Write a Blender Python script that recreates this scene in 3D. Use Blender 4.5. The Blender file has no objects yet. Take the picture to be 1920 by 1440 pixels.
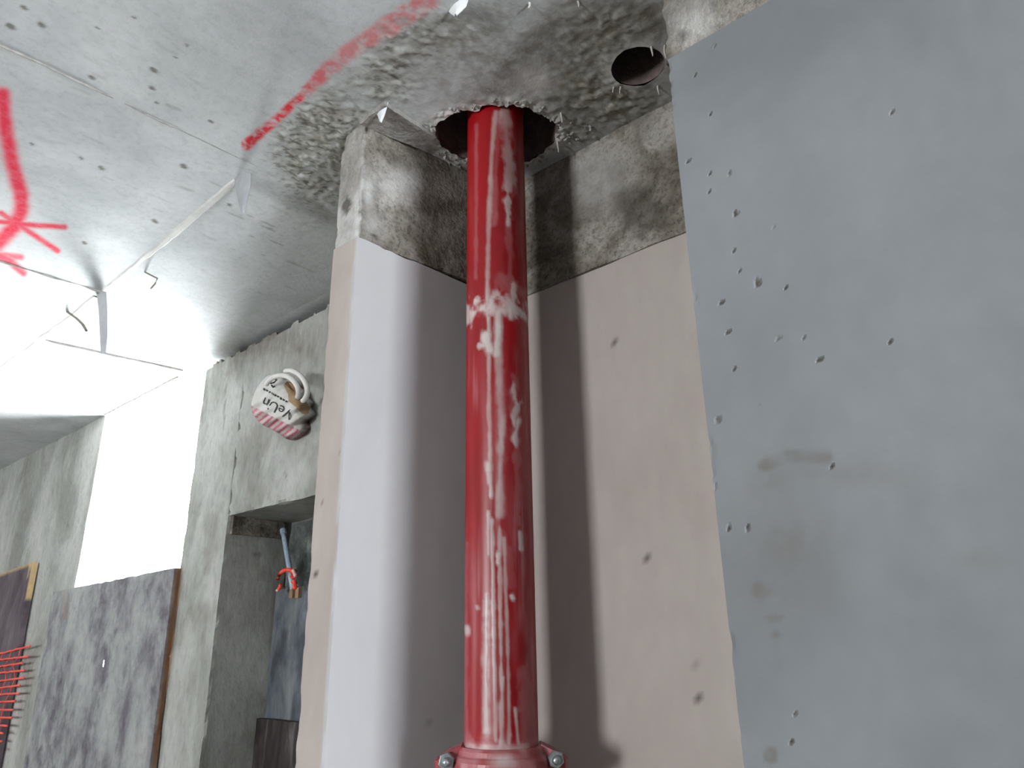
import bpy, math, random
import numpy as np
from mathutils import Matrix, Vector

# ---------------------------------------------------------------- camera, light, exposure
EYE = 1.65                                   # eye height above the floor; lengths below are metres from the eye
F_PX, PITCH, ROLL, YAW = 1358.63, math.radians(19.325), math.radians(-0.926), math.radians(41.526)
scene = bpy.context.scene
col = scene.collection
_h = np.array([math.cos(YAW), math.sin(YAW), 0.]); _r0 = np.array([math.sin(YAW), -math.cos(YAW), 0.]); _z = np.array([0, 0, 1.])
FW = _h * math.cos(PITCH) + _z * math.sin(PITCH); _u0 = -_h * math.sin(PITCH) + _z * math.cos(PITCH)
RT = _r0 * math.cos(ROLL) + _u0 * math.sin(ROLL); UP = -_r0 * math.sin(ROLL) + _u0 * math.cos(ROLL)
cam_d = bpy.data.cameras.new('camera'); cam = bpy.data.objects.new('camera', cam_d); col.objects.link(cam)
cam_d.sensor_width = 36; cam_d.lens = F_PX / 1920 * 36; cam_d.clip_start = .02
cam.matrix_world = Matrix(((RT[0], UP[0], -FW[0], 0), (RT[1], UP[1], -FW[1], 0), (RT[2], UP[2], -FW[2], EYE), (0, 0, 0, 1)))
scene.camera = cam

world = bpy.data.worlds.new('overcast_sky'); scene.world = world; world.use_nodes = True
_bg = world.node_tree.nodes['Background']; _bg.inputs[0].default_value = (.93, .97, 1, 1); _bg.inputs[1].default_value = 68

def daylight(name, loc, target, sx, sy, power, color):
    l = bpy.data.lights.new(name, 'AREA'); l.shape = 'RECTANGLE'; l.size = sx; l.size_y = sy; l.energy = power; l.color = color
    o = bpy.data.objects.new(name, l); col.objects.link(o); o.location = loc
    d = Vector(target) - Vector(loc); o.rotation_euler = d.to_track_quat('-Z', 'Y').to_euler()
    return o
# daylight entering through the openings of the wall behind the camera and of the side wall
daylight('daylight_west_window', (-3.22, .90, EYE + .12), (0, .90, EYE + .12), .62, .80, 17, (1, .985, .97))
daylight('daylight_south_doorway', (.02, -3.62, EYE - .05), (.02, 0, EYE - .05), .46, 1.7, 122, (.76, .89, 1))
def portal(name, loc, target, sx, sy):
    o = daylight(name, loc, target, sx, sy, 1, (1, 1, 1)); o.data.cycles.is_portal = True
portal('daylight_west_opening', (-3.30, .90, EYE + .12), (0, .90, EYE + .12), .64, .82)
portal('daylight_south_opening', (.02, -3.70, EYE - .05), (.02, 0, EYE - .05), .48, 1.72)
portal('added_northwest_opening', (-3.30, 5.4, EYE), (0, 5.4, EYE), .62, .82)  # unseen opening, added to lighten the far left wall and ceiling
portal('daylight_window_opening', (1.40, 3.03, EYE + .3), (0, 3.03, EYE + .3), 1.2, 1.5)

scene.view_settings.view_transform = 'Standard'; scene.view_settings.look = 'None'
scene.view_settings.gamma = 1; scene.view_settings.use_curve_mapping = False
scene.view_settings.exposure = 0.0
scene.cycles.use_denoising = True
scene.cycles.max_bounces = 6; scene.cycles.diffuse_bounces = 5; scene.cycles.glossy_bounces = 2
scene.cycles.use_adaptive_sampling = True; scene.cycles.adaptive_threshold = .03
scene.cycles.caustics_reflective = False; scene.cycles.caustics_refractive = False

# ---------------------------------------------------------------- helpers
random.seed(4); RNG = np.random.RandomState(7)
def ray(x, y): return (x - 960) / F_PX * RT - (y - 720) / F_PX * UP + FW
def on_z(x, y, h=1.0): d = ray(x, y); return d * h / d[2]
def on_x(x, y, X): d = ray(x, y); return d * X / d[0]
def on_y(x, y, Y): d = ray(x, y); return d * Y / d[1]
def pix(P):                                   # where points of a surface lie in the photograph, to look up its stains
    P = np.asarray(P, float); c = P @ FW; c = np.where(c > .05, c, np.nan)
    return np.nan_to_num(960 + F_PX * (P @ RT) / c, nan=-9e3), np.nan_to_num(720 - F_PX * (P @ UP) / c, nan=-9e3)

_tab = RNG.rand(65536)
def vnoise(P):
    P = np.asarray(P, float); i = np.floor(P).astype(np.int64); t = P - i; t = t * t * (3 - 2 * t)
    def hsh(a, b, c): return _tab[((a * 73856093) ^ (b * 19349663) ^ (c * 83492791)) & 65535]
    o = 0
    for dx in (0, 1):
        for dy in (0, 1):
            for dz in (0, 1):
                w = (t[:, 0] if dx else 1 - t[:, 0]) * (t[:, 1] if dy else 1 - t[:, 1]) * (t[:, 2] if dz else 1 - t[:, 2])
                o = o + w * hsh(i[:, 0] + dx, i[:, 1] + dy, i[:, 2] + dz)
    return o
def fbm(P, s, n=3, seed=0):
    P = np.asarray(P, float) * s + seed * 17.3; a, o, tot = 1., 0, 0
    for k in range(n): o = o + a * vnoise(P); tot += a; a *= .5; P = P * 2.03 + 5.1
    return o / tot
def sstep(a, b, x): t = np.clip((x - a) / (b - a), 0, 1); return t * t * (3 - 2 * t)
def polydist(px, py, pts):
    best = np.full(px.shape, 1e9)
    for (x0, y0), (x1, y1) in zip(pts[:-1], pts[1:]):
        dx, dy = x1 - x0, y1 - y0; L = dx * dx + dy * dy + 1e-9
        t = np.clip(((px - x0) * dx + (py - y0) * dy) / L, 0, 1)
        best = np.minimum(best, np.hypot(px - x0 - t * dx, py - y0 - t * dy))
    return best

def link(name, me, mat=None, parent=None, loc=None, smooth=False):
    o = bpy.data.objects.new(name, me); col.objects.link(o)
    if mat: me.materials.append(mat)
    if smooth: me.polygons.foreach_set('use_smooth', [True] * len(me.polygons))
    if loc is not None: o.location = loc
    if parent: o.parent = parent
    return o
def mesh(name, V, Fc, attrs=None):            # V relative to the eye -> lifted to eye height
    V = np.asarray(V, float).copy(); V[:, 2] += EYE
    me = bpy.data.meshes.new(name); me.from_pydata(V.tolist(), [], [tuple(map(int, f)) for f in Fc]); me.update()
    for k, a in (attrs or {}).items():
        at = me.attributes.new(k, 'FLOAT', 'POINT'); at.data.foreach_set('value', np.asarray(a, np.float32))
    return me
def tag(o, label=None, cat=None, group=None, kind=None):
    for k, v in (('label', label), ('category', cat), ('group', group), ('kind', kind)):
        if v: o[k] = v
    return o
def empty(name, loc, label, cat, group=None):
    o = bpy.data.objects.new(name, None); col.objects.link(o); o.location = (loc[0], loc[1], loc[2] + EYE); o.empty_display_size = .05
    bpy.context.view_layer.update(); tag(o, label, cat, group); return o
def child(name, me, mat, parent, smooth=False):
    o = link(name, me, mat, parent, smooth=smooth); o.matrix_parent_inverse = Matrix.Translation(-Vector(parent.location)); return o

def grid_faces(n, m, off=0, wrap=False, mask=None):
    i, j = np.meshgrid(np.arange(n - 1), np.arange(m if wrap else m - 1), indexing='ij')
    a = i * m + j; b = i * m + (j + 1) % m; Fq = np.stack([a, a + m, b + m, b], -1).reshape(-1, 4)
    if mask is not None: Fq = Fq[mask.reshape(-1)]
    return Fq + off
def block_data(C, res, amp=.0, chip=.0, chipscale=30, seed=0):
    """subdivided solid from its 8 corners C[ix][iy][iz], with a little unevenness and chipped edges"""
    C = np.asarray(C, float); Vs, Fs, Es, off = [], [], [], 0
    ext = [np.linalg.norm(C[1, 0, 0] - C[0, 0, 0]), np.linalg.norm(C[0, 1, 0] - C[0, 0, 0]), np.linalg.norm(C[0, 0, 1] - C[0, 0, 0])]
    N = [int(max(2, min(260, round(e / res) + 1))) for e in ext]
    cen = C.reshape(-1, 3).mean(0)
    for ax in range(3):
        for s in (0, 1):
            a, b = [k for k in range(3) if k != ax]
            ta, tb = np.meshgrid(np.linspace(0, 1, N[a]), np.linspace(0, 1, N[b]), indexing='ij')
            t = np.zeros(ta.shape + (3,)); t[..., a] = ta; t[..., b] = tb; t[..., ax] = s; t = t.reshape(-1, 3)
            P = 0
            for i in (0, 1):
                for j in (0, 1):
                    for k in (0, 1):
                        w = (t[:, 0] if i else 1 - t[:, 0]) * (t[:, 1] if j else 1 - t[:, 1]) * (t[:, 2] if k else 1 - t[:, 2])
                        P = P + w[:, None] * C[i, j, k]
            D = [np.minimum(t[:, k], 1 - t[:, k]) * ext[k] for k in range(3)]
            Dm = np.sort(np.stack(D), 0)[1]       # distance to the nearest edge along the surface
            fq = grid_faces(N[a], N[b], off)
            flip = (s == 0) ^ (ax == 1)
            Fs.append(fq if not flip else fq[:, ::-1]); Vs.append(P); Es.append(Dm); off += len(P)
    V = np.concatenate(Vs); Fa = np.concatenate(Fs); E = np.concatenate(Es)
    if amp: V = V + amp * 2 * np.stack([fbm(V, 9, 3, seed + k) - .5 for k in (1, 2, 3)], 1)
    if chip:
        c = chip * sstep(.45, .8, fbm(V, chipscale, 3, seed + 9)) * np.exp(-(E / (chip * .9)) ** 2)
        d = cen - V; d[:, 2] *= .25; d /= np.linalg.norm(d, axis=1)[:, None] + 1e-9; V = V + d * c[:, None]
    return V, Fa, E
def box8(x0, x1, y0, y1, z0, z1): return [[[(x, y, z) for z in (z0, z1)] for y in (y0, y1)] for x in (x0, x1)]
def join(parts):
    V, Fq, o = [], [], 0
    for v, f_ in parts: V.append(v); Fq += [[int(i) + o for i in q] for q in f_]; o += len(v)
    return np.concatenate(V), Fq
def tube(pts, r, n=8, closed=False, cap=True):
    P = np.asarray(pts, float); m = len(P); T = np.gradient(P, axis=0)
    if closed: T = np.roll(P, -1, 0) - np.roll(P, 1, 0)
    T /= np.linalg.norm(T, axis=1)[:, None] + 1e-12
    rr = np.broadcast_to(np.asarray(r, float), (m,)); V = []
    ref = np.array([.31, .17, .93]); 
    for k in range(m):
        a = np.cross(T[k], ref); a /= np.linalg.norm(a); b = np.cross(T[k], a)
        for q in range(n):
            w = 2 * math.pi * q / n; V.append(P[k] + rr[k] * (math.cos(w) * a + math.sin(w) * b))
    Fq = [[k * n + q, k * n + (q + 1) % n, ((k + 1) % m) * n + (q + 1) % n, ((k + 1) % m) * n + q] for k in range(m if closed else m - 1) for q in range(n)]
    if cap and not closed: Fq += [list(range(n))[::-1], [(m - 1) * n + q for q in range(n)]]
    return np.array(V), Fq
def lathe(c, prof, n=48):                     # profile of (radius, z) around the vertical axis through c
    V = [(c[0] + r_ * math.cos(2 * math.pi * q / n), c[1] + r_ * math.sin(2 * math.pi * q / n), z_) for r_, z_ in prof for q in range(n)]
    return np.array(V), grid_faces(len(prof), n, 0, True)[:, ::-1].tolist()

# ---------------------------------------------------------------- materials
def lin(c): return tuple(((v / 255) / 12.92 if v / 255 <= .04045 else ((v / 255 + .055) / 1.055) ** 2.4) for v in c) + (1,)
def material(name, tones, scale=6, stretch=(1, 1, 1), rough=.9, fine=60, fine_amt=.12, bump=.25, bump_scale=70, layers=(), spec=.3, contrast=(.35, .65), metal=0, speck=0, speck_scale=110):
    """tones: two or three sRGB tones blended by noise; layers: (attribute, sRGB tone, breakup 0..1)"""
    m = bpy.data.materials.new(name); m.use_nodes = True; nt = m.node_tree; N, L = nt.nodes, nt.links; N.clear()
    out = N.new('ShaderNodeOutputMaterial'); b = N.new('ShaderNodeBsdfPrincipled'); L.new(b.outputs[0], out.inputs[0])
    b.inputs['Roughness'].default_value = rough; b.inputs['Specular IOR Level'].default_value = spec; b.inputs['Metallic'].default_value = metal
    tc = N.new('ShaderNodeTexCoord'); mp = N.new('ShaderNodeMapping'); mp.inputs['Scale'].default_value = stretch; L.new(tc.outputs['Object'], mp.inputs[0])
    def noise(sc, det=5, w=.6, dist=0):
        n = N.new('ShaderNodeTexNoise'); n.inputs['Scale'].default_value = sc; n.inputs['Detail'].default_value = det
        n.inputs['Roughness'].default_value = w; n.inputs['Distortion'].default_value = dist; L.new(mp.outputs[0], n.inputs['Vector']); return n.outputs[0]
    def ramp(src, stops):
        r = N.new('ShaderNodeValToRGB'); L.new(src, r.inputs[0]); e = r.color_ramp.elements
        while len(e) < len(stops): e.new(.5)
        for k, (p_, c_) in enumerate(stops): e[k].position = p_; e[k].color = c_
        return r.outputs[0]
    def mix(fac, a, b_, mode='MIX'):
        x = N.new('ShaderNodeMix'); x.data_type = 'RGBA'; x.blend_type = mode
        if hasattr(fac, 'is_output'): L.new(fac, x.inputs[0])
        else: x.inputs[0].default_value = fac
        for k, s in ((6, a), (7, b_)):
            if hasattr(s, 'is_output'): L.new(s, x.inputs[k])
            else: x.inputs[k].default_value = s
        return x.outputs[2]
    k = len(tones); lo, hi = contrast
    c = ramp(noise(scale, 4, .62, .4), [(lo + (hi - lo) * i / (k - 1), lin(t)) for i, t in enumerate(tones)]) if k > 1 else None
    if c is None: c = mix(0, lin(tones[0]), lin(tones[0]))
    if fine_amt:
        g = ramp(noise(fine, 2, .7), [(.3, (1 - fine_amt,) * 3 + (1,)), (.7, (1 + fine_amt * .0 + 0,) * 3 + (1,))]); c = mix(1, c, g, 'MULTIPLY')
    if speck:
        c = mix(1, c, ramp(noise(speck_scale, 2, .6), [(.36, (1 - speck,) * 3 + (1,)), (.47, (1, 1, 1, 1))]), 'MULTIPLY')
        c = mix(1, c, ramp(noise(speck_scale * .45, 3, .7), [(.34, (1 - speck * .8,) * 3 + (1,)), (.5, (1, 1, 1, 1))]), 'MULTIPLY')
    for at, tone, br in layers:
        a = N.new('ShaderNodeAttribute'); a.attribute_name = at; fac = a.outputs['Fac']
        if br:
            ma = N.new('ShaderNodeMath'); ma.operation = 'MULTIPLY'; L.new(fac, ma.inputs[0])
            L.new(ramp(noise(34, 2, .7), [(.36, (1 - br,) * 3 + (1,)), (.58, (1, 1, 1, 1))]), ma.inputs[1]); fac = ma.outputs[0]
        c = mix(fac, c, lin(tone))
    L.new(c, b.inputs['Base Color'])
    if bump:
        bp = N.new('ShaderNodeBump'); bp.inputs['Strength'].default_value = bump; bp.inputs['Distance'].default_value = .004
        L.new(noise(bump_scale, 3, .65), bp.inputs['Height']); L.new(bp.outputs[0], b.inputs['Normal'])
    return m
M = {}
M['ceiling'] = material('ceiling_concrete', [(178, 181, 181), (193, 196, 196), (204, 206, 206)], scale=3.2, fine=45, fine_amt=.06, bump=.25, bump_scale=90, speck=.06, speck_scale=90,
    layers=[('damp_shade', (112, 107, 97), .55), ('grit', (136, 132, 118), .35), ('pit', (100, 96, 87), 0), ('pale', (214, 212, 208), .2), ('paint', (206, 52, 62), .75), ('spray', (208, 28, 62), .12)])
M['wall'] = material('bare_concrete_wall', [(140, 141, 134), (165, 166, 160), (182, 182, 177)], scale=4, stretch=(1, 1, .55), fine=50, fine_amt=.1, bump=.4, speck=.12, speck_scale=60,
    layers=[('pit', (60, 57, 50), 0), ('damp_shade', (118, 112, 104), .4)])
M['panel'] = material('pinkish_wall_panel', [(157, 146, 140), (168, 158, 152), (175, 166, 160)], scale=3, stretch=(1, 1, .5), fine=40, fine_amt=.04, bump=.08, bump_scale=60,
    layers=[('pit', (70, 64, 60), 0), ('pale', (169, 170, 173), 0), ('damp_shade', (138, 132, 125), .5)])
M['grey_panel'] = material('grey_wall_panel', [(110, 112, 114), (119, 121, 123), (127, 128, 130)], scale=2.6, fine=40, fine_amt=.035, bump=.06, bump_scale=60,
    layers=[('pit', (84, 78, 68), 0), ('damp_shade', (101, 98, 94), .6)])
M['band'] = material('mottled_cast_concrete', [(100, 92, 82), (128, 121, 111), (164, 158, 150)], scale=8, fine=55, fine_amt=.25, bump=.8, bump_scale=75, contrast=(.38, .62), speck=.38, speck_scale=130,
    layers=[('pale', (176, 174, 170), .35), ('pit', (52, 46, 38), 0)])
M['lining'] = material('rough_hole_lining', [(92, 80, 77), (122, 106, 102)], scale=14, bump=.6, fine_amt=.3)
M['mortar'] = material('mortar_crumbs', [(150, 147, 140), (184, 181, 176)], scale=40, bump=.6, fine_amt=.25)
M['strip'] = material('smooth_joint_filler', [(196, 196, 192), (214, 213, 208)], scale=9, bump=.1, fine_amt=.06)
M['red'] = material('red_pipe_paint', [(132, 10, 18), (148, 14, 22), (158, 18, 26)], scale=5, stretch=(1, 1, .4), rough=.36, spec=.4, fine_amt=.05, bump=.03, bump_scale=30,
    layers=[('dust', (178, 118, 122), .25), ('lime', (208, 204, 200), .25)])
M['bolt'] = material('galvanised_bolt', [(150, 156, 158), (190, 196, 198)], scale=60, rough=.38, metal=.85, bump=.1, fine_amt=.1)
M['ply'] = material('stained_shuttering_plywood', [(108, 103, 110), (134, 133, 136), (156, 157, 155)], scale=10, stretch=(1, 1, .8), speck=.16, speck_scale=40, fine=30, fine_amt=.2, bump=.15, contrast=(.36, .62),
    layers=[('edge', (128, 92, 66), .2), ('pale', (160, 161, 158), .4)])
M['ply_purple'] = material('dark_purple_plywood', [(76, 66, 72), (96, 86, 92), (112, 104, 108)], scale=6, stretch=(1, 1, .5), fine=30, fine_amt=.2, bump=.15,
    layers=[('edge', (186, 160, 118), .2)])
M['ply_blue'] = material('blue_grey_plywood', [(78, 82, 88), (104, 109, 116), (128, 132, 134)], scale=9, stretch=(1, 1, .4), fine=40, fine_amt=.25, bump=.15, contrast=(.36, .6))
M['ply_dark'] = material('tarry_dark_plywood', [(44, 38, 38), (66, 58, 58), (104, 98, 96)], scale=16, stretch=(1, 1, .3), fine=40, fine_amt=.3, bump=.15, contrast=(.4, .72))
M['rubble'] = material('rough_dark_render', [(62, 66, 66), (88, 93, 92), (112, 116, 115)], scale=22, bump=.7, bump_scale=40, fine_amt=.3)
M['net'] = material('orange_plastic_net', [(226, 84, 74), (232, 96, 84)], scale=9, rough=.5, bump=0, fine_amt=0)
M['ribbon'] = material('red_plastic_ribbon', [(226, 62, 44), (238, 96, 78)], scale=40, rough=.45, bump=0, fine_amt=0)
M['ribbon_pale'] = material('pale_ribbon_end', [(226, 176, 172), (232, 196, 190)], scale=40, rough=.5, bump=0, fine_amt=0)
M['prop'] = material('pale_blue_painted_steel', [(158, 178, 200), (186, 202, 216)], scale=30, rough=.4, bump=.05, fine_amt=.08)
M['film'] = material('white_plastic_film', [(214, 218, 222), (226, 228, 230)], scale=18, rough=.45, bump=.1, fine_amt=.03)
M['grey_film'] = material('shade_toned_film', [(150, 153, 156), (166, 168, 170)], scale=18, rough=.5, bump=.1, fine_amt=.03)  # grey tone paints in the shaded room side of the pale plastic
M['bag'] = material('printed_paper_sack', [(192, 190, 184), (206, 204, 200)], scale=8, rough=.7, bump=.25, bump_scale=25, fine_amt=.06,
    layers=[('stripe', (166, 84, 100), .1), ('damp_shade', (84, 60, 64), .1)])
M['ink'] = material('black_sack_print', [(52, 54, 52), (66, 66, 64)], scale=40, bump=0, fine_amt=0)
M['tape'] = material('tan_adhesive_tape', [(150, 124, 94), (170, 142, 110)], scale=14, rough=.5, bump=.1, fine_amt=.1)
M['tape_dark'] = material('brown_tape_fold', [(122, 88, 52), (150, 112, 70)], scale=14, rough=.5, bump=.1, fine_amt=.1)
M['cable'] = material('white_cable_sheath', [(214, 210, 206), (224, 220, 217)], scale=20, rough=.45, bump=0, fine_amt=0)
M['wire'] = material('rusty_tie_wire', [(96, 90, 82), (120, 112, 100)], scale=60, rough=.6, bump=0, fine_amt=0)
M['floor'] = material('dusty_concrete_floor', [(122, 118, 112), (138, 134, 128)], scale=3, fine_amt=.1)
M['dull'] = material('dark_blockwork', [(112, 108, 102), (128, 124, 118)], scale=4, fine_amt=.1)  # darker block tone, keeps the bounce off the unseen walls low
M['lime'] = material('lime_drip', [(178, 172, 166), (196, 190, 186)], scale=60, bump=.2, fine_amt=.05)

# ---------------------------------------------------------------- setting: ceiling with the two holes
CZ = 1.0
PIPE = np.array([.9105, .8405]); PR = .0577
H1 = np.array([.932, .846]); H2 = np.array([.966, .531]); R2 = .049
_edge = [(.822, .930), (.824, .880), (.846, .830), (.886, .774), (.944, .751), (.995, .742), (1.030, .785), (1.038, .868), (1.005, .93), (.945, .955), (.87, .962)]
_ang = np.array([math.atan2(y - H1[1], x - H1[0]) for x, y in _edge]); _rad = np.array([math.hypot(x - H1[0], y - H1[1]) for x, y in _edge])
_o = np.argsort(_ang); _ang, _rad = _ang[_o], _rad[_o]
def R1(th):
    r = np.interp(th, _ang, _rad, period=2 * math.pi)
    q = np.stack([np.cos(th), np.sin(th), 0 * th], -1)
    return r + .016 * (fbm(q, 5, 3, 3) - .5) + .008 * (fbm(q, 14, 2, 5) - .5)
def spans(*s):
    o = []
    for a, b, d in s: o.append(np.arange(a, b - 1e-6, d))
    return np.concatenate(o + [[s[-1][1]]])
xs = spans((-3.3, 0, .22), (0, .15, .03), (.15, 1.12, .004), (1.12, 1.62, .05))
ys = spans((-3.7, 0, .25), (0, .32, .04), (.32, 1.42, .004), (1.42, 2.3, .006), (2.3, 3.4, .03), (3.4, 7.6, .2))
GX, GY = np.meshgrid(xs, ys, indexing='ij'); P = np.stack([GX.ravel(), GY.ravel(), np.full(GX.size, CZ)], 1)
# fit grid points near the rims onto the rims
d1 = P[:, :2] - H1; t1 = np.arctan2(d1[:, 1], d1[:, 0]); q1 = np.hypot(*d1.T); r1 = R1(t1)
n1 = np.abs(q1 - r1) < .0028; P[n1, :2] = H1 + (d1 / q1[:, None])[n1] * r1[n1, None]
d2 = P[:, :2] - H2; q2 = np.hypot(*d2.T); n2 = np.abs(q2 - R2) < .0028; P[n2, :2] = H2 + (d2 / (q2[:, None] + 1e-9))[n2] * R2
ins = ((q1 < r1 - .0001) & ~n1) | ((q2 < R2 - .0001) & ~n2)
insg = ins.reshape(GX.shape); rim = (n1 | n2 | ins).reshape(GX.shape)
allin = lambda g: g[:-1, :-1] & g[1:, :-1] & g[:-1, 1:] & g[1:, 1:]
anyin = lambda g: g[:-1, :-1] | g[1:, :-1] | g[:-1, 1:] | g[1:, 1:]
cut = anyin(insg) | allin(rim)
px, py = pix(P)
X, Y = P[:, 0], P[:, 1]
n3 = np.stack([X, Y, 0 * X], 1)
g = lambda cx, cy, sx, sy: np.exp(-((px - cx) / sx) ** 2 - ((py - cy) / sy) ** 2)
grit = 1.0 * sstep(0, 1, 1.3 * g(600, 270, 85, 110)) + .8 * g(720, 140, 60, 60) + .10 * g(540, 400, 90, 120) + .5 * g(1060, 240, 60, 60) + .85 * g(1150, 200, 130, 60) + .7 * g(1130, 60, 90, 90) + .6 * g(780, 60, 120, 50) + .6 * g(850, 280, 90, 40)
grit = grit * sstep(.552, .64, X + .03 * (fbm(n3, 30, 3) - .5)) * sstep(0.05, .4, fbm(n3, 14, 3, 2) - .12)
rimm = np.exp(-((q1 - r1) / .022) ** 2) * (q1 > r1 - .004)
rim2 = np.exp(-((q2 - R2) / .014) ** 2) * (q2 > R2 - .004)
grit = np.clip(grit + .5 * rimm * fbm(n3, 40, 2, 6), 0, 1)
fineg = sstep(.55, .75, fbm(n3, 95, 2, 8))
disp = -.0055 * grit * (fbm(n3, 100, 3, 4) - .35) - .004 * grit * sstep(.5, .72, fbm(n3, 60, 2, 14)) - .017 * rimm * (fbm(n3, 75, 3, 5) - .42) - .002 * (fbm(n3, 5, 2, 1) - .5) - .005 * rim2 * fbm(n3, 60, 2, 21)
fine_zone = (X > .15) & (X < 1.12) & (Y > .32) & (Y < 2.3)
P[:, 2] += np.where(fine_zone, disp, 0)
damp_shade = np.clip(.85 * g(1000, 110, 240, 150) + .55 * g(780, 40, 130, 70) + .9 * g(1200, 40, 70, 60) + .6 * g(1130, 200, 120, 60) + .35 * g(600, 260, 70, 90), 0, 1) * sstep(.6, .68, X + .05 * (fbm(n3, 20, 3, 9) - .5)) * (.55 + .6 * fbm(n3, 10, 3, 12))  # damp patches, with the shade of the niche corner painted in
damp_shade = np.clip(damp_shade * (1 - .8 * rimm) * (.7 + .6 * fbm(n3, 60, 3, 61)) + .35 * sstep(1.08, 1.14, X) * (Y > 1.1) * (Y < 2.56) * fbm(n3, 15, 3, 44), 0, 1)  # stain and painted shading along the broken wall top
pale = np.clip(1.0 * rimm * fbm(n3, 25, 2, 7) * 1.3 + .8 * rim2 * fbm(n3, 30, 2, 9) + .8 * g(1005, 150, 35, 28) + .5 * fineg * grit, 0, 1)
pit = grit * sstep(.54, .66, fbm(n3 * [1, 1.7, 1], 95, 2, 15)) * 1.0
pits = [(288, 131, 8), (182, 52, 5), (45, 15, 7), (78, 47, 9), (20, 50, 9), (172, 145, 7), (252, 33, 5), (190, 315, 6), (60, 270, 5), (152, 296, 5), (290, 415, 6), (350, 85, 4), (330, 108, 4), (430, 384, 5), (285, 165, 6), (294, 193, 4), (395, 228, 5), (345, 312, 7), (158, 455, 5)]
for (a, b, s) in pits:
    ddx, ddy = px - a, py - b; u_, v_ = ddx * .86 + ddy * .5, -ddx * .5 + ddy * .86
    pit = np.maximum(pit, .85 * sstep(1.3, .6, np.hypot(u_ / (s * 1.15), v_ / (s * .55)) + .5 * (fbm(n3, 90, 2, 4) - .5)))
strk = sstep(.72, .78, fbm(np.stack([X * 14, Y * 60, 0 * X], 1), 1, 3, 3)) * (.5 * g(500, 470, 130, 110) + .35 * g(330, 250, 260, 160))
pit = np.clip(np.maximum(pit, strk), 0, 1)
pd = polydist(px, py, [(462, 272), (520, 222), (562, 183), (600, 142), (640, 108), (700, 66), (800, 2)])
wid = np.interp(px, [460, 560, 600, 680, 800], [13, 9, 18, 20, 26])
paint = sstep(1.15, .45, pd / wid + .35 * (fbm(n3, 40, 3, 31) - .5)) * np.interp(px, [460, 560, 620, 700, 800], [1, 1, .62, .55, .6]) * (px > 452)
spray = np.zeros(len(X))
for pts, w, st in [([(4, 178), (10, 240), (24, 310), (40, 365), (40, 395), (26, 425), (-10, 462)], 15, 1), ([(-20, 414), (60, 422), (122, 426)], 5.5, .95), ([(2, 400), (60, 438), (108, 470)], 5.5, .95), ([(-20, 470), (20, 490), (44, 512)], 8, .9), ([(-10, 476), (40, 482)], 6, .8), ([(30, 583), (110, 605)], 6, .18)]:
    spray = np.maximum(spray, st * sstep(1.6, .3, polydist(px, py, pts) / w + .25 * (fbm(n3, 60, 2, 33) - .5)))
spray *= (np.abs(Y - 1.9) < .9)
V = P; Fc = grid_faces(len(xs), len(ys), 0, False, ~cut)[:, ::-1]
Fc = Fc[:, ::-1][:, ::-1]
ceiling = link('ceiling', mesh('ceiling', V, Fc, dict(damp_shade=damp_shade, grit=grit * .8, pit=pit, pale=pale, paint=paint, spray=spray)), M['ceiling'], smooth=True)
tag(ceiling, kind='structure')
def part(name, V, Fq, mat, parent=ceiling, smooth=False, attrs=None, label=None, kind=None):
    o = link(name, mesh(name, V, Fq, attrs), mat, parent, smooth=smooth)
    return tag(o, label=label, kind=kind)
# slab over it, hole linings
th = np.linspace(0, 2 * math.pi, 97)[:-1]
def lining(c, rf, top):
    rings = [(CZ - .001, 1.0), (CZ + .03, 1.02), (CZ + .07, 1.05), (CZ + .14, 1.03), (CZ + top, 1.0)]
    V = [(c[0] + rf * k * np.cos(th), c[1] + rf * k * np.sin(th), np.full(96, z)) for z, k in rings]
    V = np.concatenate([np.stack(v, 1) for v in V]); V += .004 * (np.stack([fbm(V, 30, 3, k) for k in (1, 2, 3)], 1) - .5) * (V[:, 2:3] > CZ)
    Fq = grid_faces(5, 96, 0, True).tolist() + [[4 * 96 + k for k in range(96)]]
    return V, Fq
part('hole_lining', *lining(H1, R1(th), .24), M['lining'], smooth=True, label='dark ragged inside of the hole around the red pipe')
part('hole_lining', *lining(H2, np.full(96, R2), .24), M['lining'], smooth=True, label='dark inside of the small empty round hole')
part('slab', *block_data(box8(-3.3, 1.62, -3.7, 7.6, CZ + .26, CZ + .34), 9)[:2], M['ceiling'])
for bx in (box8(-3.3, -3.2, -3.7, 7.6, CZ, CZ + .3), box8(1.50, 1.60, -3.7, 7.6, CZ + .004, CZ + .3), box8(-3.3, 1.62, -3.8, -3.6, CZ, CZ + .3), box8(-3.3, 1.62, 7.5, 7.7, CZ, CZ + .3)):  # added skirts that keep outside light out of the void
    part('slab_light_seal', *block_data(bx, 9)[:2], M['ceiling'])
# mortar ledge beside the fin wall
v, f_, e = block_data([[[(.706, .948, .989), (.706, .948, 1.004)], [(.706, 1.03, .989), (.706, 1.03, 1.004)]], [[(.842, .946, .989), (.842, .946, 1.004)], [(.842, 1.0, .989), (.842, 1.0, 1.004)]]], .004, .003, .004, 60, 5)
part('mortar_ledge', v, f_, M['band'], attrs=dict(pale=e * 0 + .45, pit=e * 0), label='low mortar step beside the fin wall')
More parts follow.
